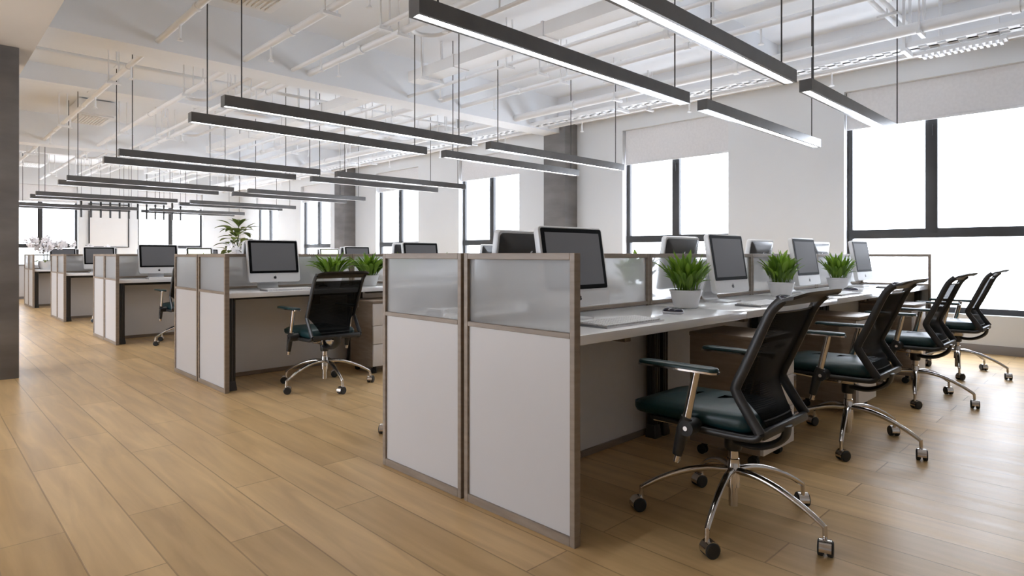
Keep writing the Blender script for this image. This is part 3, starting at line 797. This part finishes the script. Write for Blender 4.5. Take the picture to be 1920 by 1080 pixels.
b = MB(); b.box(-.53, -.50, -.02, .018, 0, 1.33); b.box(.50, .53, -.02, .018, 0, 1.33); b.box(-.50, .50, -.02, .018, 0, .025); b.box(-.50, .50, -.02, .018, 1.30, 1.33)
b.build('frame', 'frame', t)

# ---------------------------------------------------------------- ceiling services (all painted white)
BAYS = [(-.085, 7.0, 'front bay'), (7.365, 14.5, 'middle bay'), (14.865, 22.2, 'rear bay')]
def strut(b, x, y, z, r=.006): b.cyl((x, y, z), (x, y, ZC), r, 8)
PIPES = [(1.80, 3.25, .030, 'first from the aisle'), (2.66, 3.25, .034, 'second from the aisle'), (3.22, 3.25, .024, 'third from the aisle'), (3.43, 3.25, .036, 'fourth from the aisle'),
         (4.86, 3.23, .022, 'beside the flat duct'), (5.42, 3.28, .040, 'just past the flat duct'), (5.80, 3.25, .030, 'third from the windows'), (6.92, 3.25, .055, 'thickest, second from the windows'), (7.72, 3.22, .028, 'closest to the windows')]
for x, z, r_, tx in PIPES:
    for a0, a1, bn in BAYS:
        t = thing('ceiling_pipe', 'white painted pipe under the ceiling of the %s, %s' % (bn, tx), 'pipe', (x, a0, z), 0, 'white pipes under the ceiling')
        L = a1 - a0
        b = MB(); b.cyl((0, .001, 0), (0, L - .001, 0), r_, 14)
        for q in (.12, .48, .83): b.cyl((0, L * q - .03, 0), (0, L * q + .03, 0), r_ * 1.3, 14)
        b.build('pipe', 'pipe', t)
        for q in (.22, .72):
            b = MB(); yy = L * q
            for s in (-1, 1): b.cyl((s * (r_ + .025), yy, -r_ - .012), (s * (r_ + .025), yy, ZC - z), .009, 8)
            b.box(-r_ - .05, r_ + .05, yy - .018, yy + .018, -r_ - .028, -r_ - .001); b.build('hanger', 'pipe', t)
        if r_ < .037:
            for q in (.10, .37, .63, .90):
                b = MB(); yy = L * q; b.cyl((0, yy, -r_ - .13), (0, yy, 0), .011, 10); b.lathe([(.014, -r_ - .15), (.028, -r_ - .147), (.028, -r_ - .142), (.014, -r_ - .125)], 12, (0, yy)); b.build('sprinkler', 'pipe', t)
for a0, a1, bn in BAYS:
    L = a1 - a0; DL = .55 if a0 > 14 else .93
    t = thing('air_duct', 'flat white air duct with open end under the ceiling of the %s' % bn, 'duct', (4.62, a0, 3.26), 0, 'flat air ducts')
    b = MB(); b.box(-.11, .11, .05, L * DL, 0, .012); b.box(-.11, .11, .05, L * DL, .118, .13); b.box(-.11, -.098, .05, L * DL, .012, .118); b.box(.098, .11, .05, L * DL, .012, .118)
    for q in (.1, .2, .35, .5) if DL < .6 else (.2, .4, .6, .8): b.box(-.122, .122, L * q, L * q + .03, -.012, .142)
    b.build('duct_body', 'pipe', t)
    for q in ((.2, .40) if DL < .6 else (.3, .88)):
        b = MB()
        for s in (-1, 1): b.box(s * .15 - .012, s * .15 + .012, L * q - .012, L * q + .012, -.03, ZC - 3.26)
        b.box(-.18, .18, L * q - .018, L * q + .018, -.045, -.012); b.build('hanger', 'pipe', t)
    t = thing('cable_tray', 'white perforated cable tray under the ceiling of the %s, on the window side' % bn, 'cable tray', (7.33, a0, 3.17), 0, 'perforated cable trays')
    b = MB(); n = int(L / .16)
    b.box(-.10, -.088, .02, L - .02, 0, .05); b.box(.088, .10, .02, L - .02, 0, .05); b.box(-.02, .02, .02, L - .02, 0, .008)
    for i in range(n): b.box(-.09, .09, .06 + i * .16, .06 + i * .16 + .085, 0, .008)
    b.build('tray', 'pipe', t)
    for q in (.25, .75):
        b = MB()
        for s in (-1, 1): b.box(s * .118 - .010, s * .118 + .010, L * q - .012, L * q + .012, -.03, ZC - 3.17)
        b.box(-.15, .15, L * q - .02, L * q + .02, -.04, -.002); b.build('hanger', 'pipe', t)
    for q, (x0, x1) in enumerate(((2.75, 3.3), (3.55, 4.2))):
        yy = a0 + L * (.30 if q == 0 else .72)
        t = thing('bent_conduit', 'white hairpin conduit under the ceiling of the %s, %s the flat duct' % (bn, ('well before', 'just before')[q]), 'pipe', (x0, yy, 3.34), 0, 'hairpin conduits')
        w = x1 - x0; R_ = .18
        pth = [(0, -L * .22, 0), (0, 0, 0)] + [(R_ - R_ * math.cos(rad(a)), R_ * math.sin(rad(a)), 0) for a in range(15, 181, 15)] + [(2 * R_, -L * .25, 0)]
        MB().tube(pth, .022, 12).build('pipe', 'pipe', t)
        for hx in (0, 2 * R_):
            b = MB(); b.cyl((hx, -L * .12, .02), (hx, -L * .12, ZC - 3.34), .009, 8); b.build('hanger', 'pipe', t)
    for q, yf in enumerate((.26, .50)):
        yy = a0 + L * yf
        t = thing('cross_conduit', 'pair of white conduits crossing the %s below the slab, %s' % (bn, ('nearer the front', 'nearer the back')[q]), 'pipe', (1.0, yy, 3.54), 0, 'crossing conduits')
        for dy, dz in ((0, 0), (.10, .02)):
            b = MB(); b.cyl((0, dy, dz), (7.25, dy, dz), .022, 12); b.build('pipe', 'pipe', t)
        for x in (.9, 2.4, 4.5, 6.1):
            b = MB(); b.box(x - .015, x + .015, -.04, .14, -.045, -.022); b.cyl((x, .05, -.03), (x, .05, ZC - 3.54), .008, 8); b.build('hanger', 'pipe', t)
    t = thing('cassette_unit', 'white ceiling air unit with slotted grille in the %s' % bn, 'air conditioner', (2.31, a0 + L * .80, 3.46), 0, 'ceiling air units')
    MB().box(-.28, .28, -.5, .5, .03, .27, .01).build('casing', 'pipe', t)
    b = MB(); b.box(-.24, .24, -.46, .46, 0, .03, .004)
    for i in range(9): b.box(-.20 + i * .045, -.18 + i * .045, -.40, .40, -.012, .001)
    b.build('grille', 'pipe', t)
t = thing('linear_grille', 'short white slotted air grille under the cable tray, above the widest window', 'air grille', (7.44, 1.25, 3.09))
b = MB(); b.box(-.06, .06, -.36, .36, .02, .05)
for i in range(13): b.box(-.055, .055, -.33 + i * .052, -.305 + i * .052, -.005, .02)
b.build('grille', 'pipe', t)
for hy in (-.3, .3): MB().cyl((0, hy, .05), (0, hy, ZC - 3.09), .006, 8).build('hanger', 'pipe', t)
